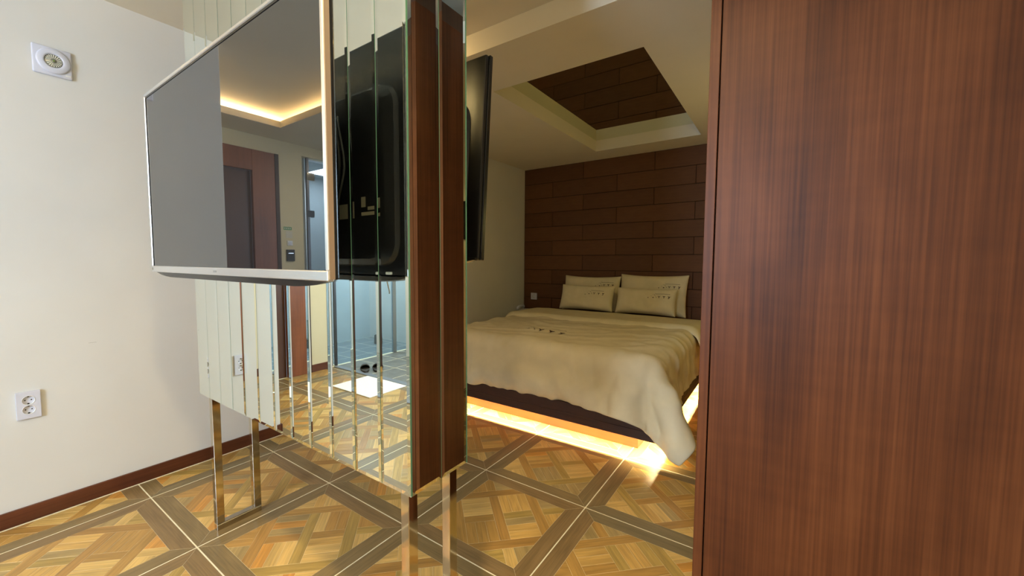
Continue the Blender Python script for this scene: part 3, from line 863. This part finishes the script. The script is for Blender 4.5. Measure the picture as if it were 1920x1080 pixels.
# duvet: a relaxed sheet, position based dynamics over the mattress and the rail
def duvet():
    rng = np.random.default_rng(4)
    x0, x1, y0, y1 = 0.52, 2.87, 2.10, 3.86
    sp = 0.025
    nx = int(round((x1-x0)/sp))+1; ny = int(round((y1-y0)/sp))+1
    X, Y = np.meshgrid(np.linspace(x0, x1, nx), np.linspace(y0, y1, ny), indexing='ij')
    def fbm(s, seed):
        r = np.random.default_rng(seed); out = np.zeros_like(X)
        for k in range(10):
            a, b, c = r.normal(size=2)*s, r.uniform(0, 6.28), r.uniform(0.5, 1)
            out += c*np.sin(a[0]*X+a[1]*Y+b)
        return out/10
    P = np.stack([X, Y, MATT+0.035+0.006*fbm(9, 1)+0.003*fbm(22, 2)], -1)
    # surplus cloth, so that it wrinkles
    V = np.zeros_like(P)
    rest = sp*(1.0+0.01*fbm(4, 3))
    R = np.stack([X, Y], -1)
    cons = []
    def add(di, dj, par, k):
        I, J = np.meshgrid(np.arange(nx), np.arange(ny), indexing='ij')
        I2, J2 = I+di, J+dj
        ok = (I2 >= 0) & (I2 < nx) & (J2 >= 0) & (J2 < ny)
        if par == 'i': colr = (I//abs(di)) % 2
        else: colr = (J//abs(dj)) % 2
        for c in (0, 1):
            m_ = ok & (colr == c)
            a = (I*ny+J)[m_]; b = (I2*ny+J2)[m_]
            L_ = math.hypot(di, dj)*rest.reshape(-1)[a]
            cons.append((a, b, L_, k))
    add(1, 0, 'i', 1.0); add(0, 1, 'j', 1.0); add(1, 1, 'i', 0.6); add(1, -1, 'i', 0.6)
    add(2, 0, 'i', 0.6); add(0, 2, 'j', 0.6); add(4, 0, 'i', 0.6); add(0, 4, 'j', 0.6)
    P = P.reshape(-1, 3); V = V.reshape(-1, 3)
    # colliders: (min, max, radius)
    boxes = [((0.83, 2.44, 0.2), (2.55, 4.6, MATT), 0.06, 0.012), ((BX0, BY0, 0.13), (BX1, 4.6, 0.262), 0.008, 0.010)]
    pin = (P[:, 1] > 3.62) & (P[:, 0] > 0.86) & (P[:, 0] < 2.5)
    P0 = P.copy(); P0[:, 2] = MATT+0.013
    dt = 1/60
    for step in range(130):
        V[:, 2] -= 9.8*dt
        V *= 0.965
        Q = P+V*dt
        for it in range(20):
            for a, b, L_, k in cons:
                d_ = Q[b]-Q[a]
                l = np.sqrt((d_*d_).sum(1))+1e-9
                if k < 0.5:
                    s = 0.5*k*(l-L_)/l; 
                else:
                    s = 0.5*k*(l-L_)/l
                c = d_*s[:, None]
                Q[a] += c; Q[b] -= c
            if it % 3 == 2:
                for mn, mx, r, off in boxes:
                    mn = np.array(mn)+r; mx = np.array(mx)-r
                    cl = np.clip(Q, mn, mx); d_ = Q-cl; l = np.sqrt((d_*d_).sum(1))
                    ins = l < r+off
                    outm = ins & (l > 1e-6)
                    corr = cl[outm]+d_[outm]/l[outm][:, None]*(r+off)
                    # friction: keep most of the old tangential place
                    old = P[outm]; dis = corr-Q[outm]
                    Q[outm] = corr*0.8+(old+((corr-old)*(dis/ (np.linalg.norm(dis, axis=1)[:, None]+1e-9))).sum(1)[:, None]*(dis/(np.linalg.norm(dis, axis=1)[:, None]+1e-9)))*0.2
                    inn = ins & (l <= 1e-6)
                    Q[inn, 2] = mx[2]+r+off
                Q[:, 2] = np.maximum(Q[:, 2], 0.012)
                Q[pin] = Q[pin]*0.5+P0[pin]*0.5
        V = (Q-P)/dt
        sp_ = np.linalg.norm(V, axis=1); lim = sp_ > 4
        V[lim] *= (4/sp_[lim])[:, None]
        P = Q
    # large soft swell of the filling
    P = P.reshape(nx, ny, 3)
    dx = np.gradient(P, axis=0); dy = np.gradient(P, axis=1)
    N_ = np.cross(dx, dy); N_ /= np.linalg.norm(N_, axis=2)[:, :, None]
    W_ = np.zeros_like(X)
    for i in range(nx):
        for j in range(ny):
            x, y = X[i, j], Y[i, j]
            hang = min(1.0, max(0.0, (2.62-y)/0.25))           # front drop: folds run down the cloth
            side = min(1.0, max(0.0, (x-2.45)/0.2))
            a = 1-abs(noise.noise(Vector((x*6.5+y*1.2, y*2.0, 3.1))))*3.8
            b = 1-abs(noise.noise(Vector((x*1.8+y*1.0, y*6.5-x*2.2, 7.7))))*3.8
            c = 1-abs(noise.noise(Vector((x*15+y*6, y*5, 9.3))))*2.2
            d_ = 1-abs(noise.noise(Vector((x*7, y*16+x*6, 1.3))))*2.2
            top = (1-hang)*(1-side)
            W_[i, j] = (0.019*hang+0.005*(1-hang))*max(0, a)**1.5 + (0.014*top+0.020*side)*max(0, b)**1.5 \
                + 0.010*hang*max(0, c)**2 + (0.0030*top+0.007*side)*max(0, d_)**2
    P = P + N_*(0.013+0.008*fbm(6, 8)+W_)[:, :, None]
    verts = P.reshape(-1, 3)
    faces = [(i*ny+j, (i+1)*ny+j, (i+1)*ny+j+1, i*ny+j+1) for i in range(nx-1) for j in range(ny-1)]
    me = bpy.data.meshes.new('duvet'); me.from_pydata(verts.tolist(), [], faces); me.update()
    return me, P
me, DP = duvet()
from mathutils.bvhtree import BVHTree
DUV_BVH = BVHTree.FromPolygons([v.co.copy() for v in me.vertices], [tuple(p.vertices) for p in me.polygons])
duv = obj('duvet', me, LINEN, None, True)
s_ = duv.modifiers.new('solid', 'SOLIDIFY'); s_.thickness = 0.012; s_.offset = -1
s_ = duv.modifiers.new('sub', 'SUBSURF'); s_.levels = 1; s_.render_levels = 1
tag(duv, 'rumpled cream duvet hanging over the foot of the bed, one corner drooping', 'duvet')

# folded-back end of the duvet
def fold_part():
    bm = MB()
    n, m_ = 90, 20
    xs = np.linspace(0.70, 2.76, n)
    def top(x):
        # follows the mattress, falls away past its sides
        z = MATT+0.012
        for edge, sgn in ((0.86, -1), (2.53, 1)):
            d_ = (x-edge)*sgn
            if d_ > 0:
                r = 0.10
                z -= (r-math.sqrt(max(0, r*r-min(d_, r)**2))) + max(0, d_-r*0.9)*1.6
        return z
    rings = []
    for i, x in enumerate(xs):
        yf = 3.50+0.03*math.sin(x*3+1)+0.012*math.sin(x*11)+0.02*math.sin(x*6.3)
        yb = 4.13+0.015*math.sin(x*5)
        base = top(x)
        ring = []
        for j in range(m_):
            t_ = j/(m_-1)*math.pi
            yy = (yf+yb)/2 - math.cos(t_)*(yb-yf)/2
            # rounded front roll then flat
            u = (yy-yf)/(yb-yf)
            hgt = 0.055*min(1, math.sqrt(max(0, u*9)))*(0.78+0.22*math.exp(-(u*4)**2)) + 0.006*noise.noise(Vector((x*5, yy*5, 0)))*min(1, u*6)
            if u > 0.9: hgt *= math.sqrt(max(0, 1-((u-0.9)/0.1)**2))*0.7+0.3
            xc = x
            ring.append(bm.bm.verts.new((xc, yy, base+hgt)))
        rings.append(ring)
    for A, B in zip(rings, rings[1:]):
        for j in range(m_-1): bm.bm.faces.new((A[j], B[j], B[j+1], A[j+1]))
    o = bm.build('folded_edge', PILLOWC, duv, True)
    s_ = o.modifiers.new('solid', 'SOLIDIFY'); s_.thickness = 0.012; s_.offset = -1
    s_ = o.modifiers.new('sub', 'SUBSURF'); s_.levels = 1; s_.render_levels = 1
    return o
fold_part()

# embroidered mark: a row of small branching figures under a dotted arc
def logo_marks(frame, w_):
    """frame(u, v) -> (point, normal); figures from left to right"""
    bm = MB()
    def blob(u, v, su, sv, ang=0.0, n=8):
        c = []
        for i in range(n):
            a = 2*math.pi*i/n
            x = su*math.cos(a); y = sv*math.sin(a)
            c.append((u+x*math.cos(ang)-y*math.sin(ang), v+x*math.sin(ang)+y*math.cos(ang)))
        pts = []
        for uu, vv in c:
            p, nn = frame(uu, vv); pts.append(p+nn*0.0016)
        bm.poly(pts)
    k = w_
    blob(-0.48*k, -0.12*k, 0.022*k, 0.020*k)
    blob(-0.36*k, -0.03*k, 0.012*k, 0.012*k)
    for (u, v, r) in ((-0.27, -0.10, 0.03), (-0.22, 0.03, 0.02), (-0.17, -0.03, 0.014), (-0.29, 0.05, 0.012), (-0.14, -0.09, 0.016), (-0.19, 0.10, 0.012)):
        blob(u*k, v*k, r*k, r*k*0.8)
    for i in range(17):
        u = -0.16+i*0.037
        blob(u*k, (0.085-0.06*(u-0.14)**2)*k, 0.016*k, 0.012*k, n=6)
    for i, u in enumerate((-0.02, 0.20, 0.42)):
        blob(u*k, -0.08*k, 0.014*k, 0.045*k)            # stem
        blob((u-0.03)*k, -0.035*k, 0.034*k, 0.012*k, -0.7)  # branches
        blob((u+0.03)*k, -0.035*k, 0.034*k, 0.012*k, 0.7)
        if i: blob(u*k, -0.03*k, 0.05*k, 0.009*k)
        if i == 2: blob((u-0.025)*k, -0.11*k, 0.03*k, 0.012*k, 0.6)
    return bm

# pillows
def pillow(x0, x1, zb, h, yb, lean, label, logo_u, logo_v, seed, rz=0.0):
    """stands on its long edge at (yb, zb) and leans back against what is behind"""
    W_ = x1-x0
    t = empty('pillow', ((x0+x1)/2, yb, zb)); tag(t, label, 'pillow', 'white pillows at the head of the bed')
    n, m_ = 30, 20
    rnd = np.random.default_rng(seed)
    ph = rnd.uniform(0, 6, 6)
    th = 0.085
    def surf(u, v, s):
        # u, v in -1..1 ; pinched corners, edges drawn in between them
        pu = u*(1-0.045*(1-abs(u)**2)*0 - 0.050*(1-v*v)*abs(u)**3*1.0)
        pv = v*(1-0.11*(1-u*u)*abs(v)**3)
        b = (max(0, 1-u**4)*max(0, 1-v**4))**0.55
        wr = 0.07*math.sin(5*u+ph[0]+2*v)*math.sin(4*v+ph[1])+0.05*math.sin(11*u+ph[2]+3*v)*(1-abs(u))
        sag = 0.16*(-v)*(1-abs(v))
        y = s*th*b*(0.82+wr+sag)
        return Vector((pu*W_/2, -y, h/2+pv*h/2))
    bm = MB()
    F = {}
    for s in (1, -1):
        for i in range(n+1):
            for j in range(m_+1):
                edge = i in (0, n) or j in (0, m_)
                if edge and s == -1: F[(s, i, j)] = F[(1, i, j)]; continue
                F[(s, i, j)] = bm.bm.verts.new(surf(-1+2*i/n, -1+2*j/m_, s))
        for i in range(n):
            for j in range(m_):
                q = [F[(s, i, j)], F[(s, i+1, j)], F[(s, i+1, j+1)], F[(s, i, j+1)]]
                bm.bm.faces.new(q if s == 1 else q[::-1])
    cs = bm.build('case', PILLOWC, t, True)
    sb = cs.modifiers.new('sub', 'SUBSURF'); sb.levels = 1; sb.render_levels = 1
    def frame(a, b):
        u = (logo_u*2-1)+a/(W_/2); v = (logo_v*2-1)+b/(h/2)
        p = surf(u, v, 1); q1 = surf(u+0.02, v, 1)-p; q2 = surf(u, v+0.02, 1)-p
        nn = q1.cross(q2).normalized()
        if nn.y > 0: nn = -nn
        return p, nn
    lg = tag(logo_marks(frame, 0.22).build('embroidery', PRINT, t), kind='stuff')
    for p in (cs, lg): p.parent = t; p.matrix_parent_inverse = Matrix()
    t.rotation_euler = (-lean, 0, rz)
    return t
pillow(1.000, 1.690, 0.612, 0.425, 4.37, math.radians(14), 'rear left white pillow against the brown wall', 0.76, 0.74, 1)
pillow(1.665, 2.375, 0.612, 0.455, 4.37, math.radians(14), 'rear right white pillow, the tallest, against the brown wall', 0.76, 0.70, 2, math.radians(-1))
pillow(1.055, 1.690, 0.640, 0.30, 4.19, math.radians(19), 'front left white pillow leaning on the rear left one', 0.68, 0.66, 3)
pillow(1.700, 2.310, 0.640, 0.29, 4.19, math.radians(19), 'front right white pillow leaning on the rear right one', 0.74, 0.68, 4)

# duvet embroidery, laid on the simulated cloth
def duvet_frame(a, b):
    x = 1.585+a; y = 2.86+b
    hit = DUV_BVH.ray_cast(Vector((x, y, 2.0)), Vector((0, 0, -1)))
    return hit[0]+Vector((0, 0, 0.003)), hit[1] if hit[1].z > 0 else -hit[1]
tag(logo_marks(duvet_frame, 0.42).build('embroidery', PRINT, duv), kind='stuff')

# little bedside table and telephone at the left of the head
bt = empty('bedside_table', (0.54, 4.38, 0))
tag(bt, 'small dark bedside table squeezed between the left wall and the bed', 'table')
MB().box((0.40, 4.24, 0.0), (0.66, 4.53, 0.50), 0.003).build('body', WALNUT_D, bt)
MB().box((0.398, 4.232, 0.5005), (0.668, 4.532, 0.52), 0.003).build('top', WALNUT_D, bt)
ph_ = empty('telephone', (0.46, 4.38, 0.52))
tag(ph_, 'pale grey telephone on the bedside table by the left wall', 'telephone')
MB().prism([(-0.08, 0.0), (0.08, 0.0), (0.08, 0.055), (-0.08, 0.03)], 0.405, 0.555, lambda x, y, z: (z, 4.38+x, 0.5205+y)).build('base', PLASTICL, ph_)
hs = MB().tube([(0.43, 4.30, 0.575), (0.43, 4.31, 0.60), (0.43, 4.35, 0.612), (0.43, 4.41, 0.618), (0.43, 4.45, 0.612), (0.43, 4.46, 0.588)], 0.014, 10).build('handset', PLASTICL, ph_, True)

# sconce behind the wardrobe
sc = empty('wall_sconce', (XR, 3.2, 1.55))
tag(sc, 'small yellow-green wall lamp on the right wall beside the bed', 'lamp')
MB().box((XR-0.03, 3.11, 1.38), (XR, 3.29, 1.72), 0.004).build('back_plate', BLACKM, sc)
MB().cyl((XR-0.11, 3.2, 1.40), (XR-0.11, 3.2, 1.70), 0.05, 24).box((XR-0.07, 3.19, 1.53), (XR-0.03, 3.21, 1.57)).build('lamp_shade', mat('sconce_glow', (0.9, 0.9, 0.5), 0.5, emit=(0.95, 0.95, 0.4), estr=2.0), sc)
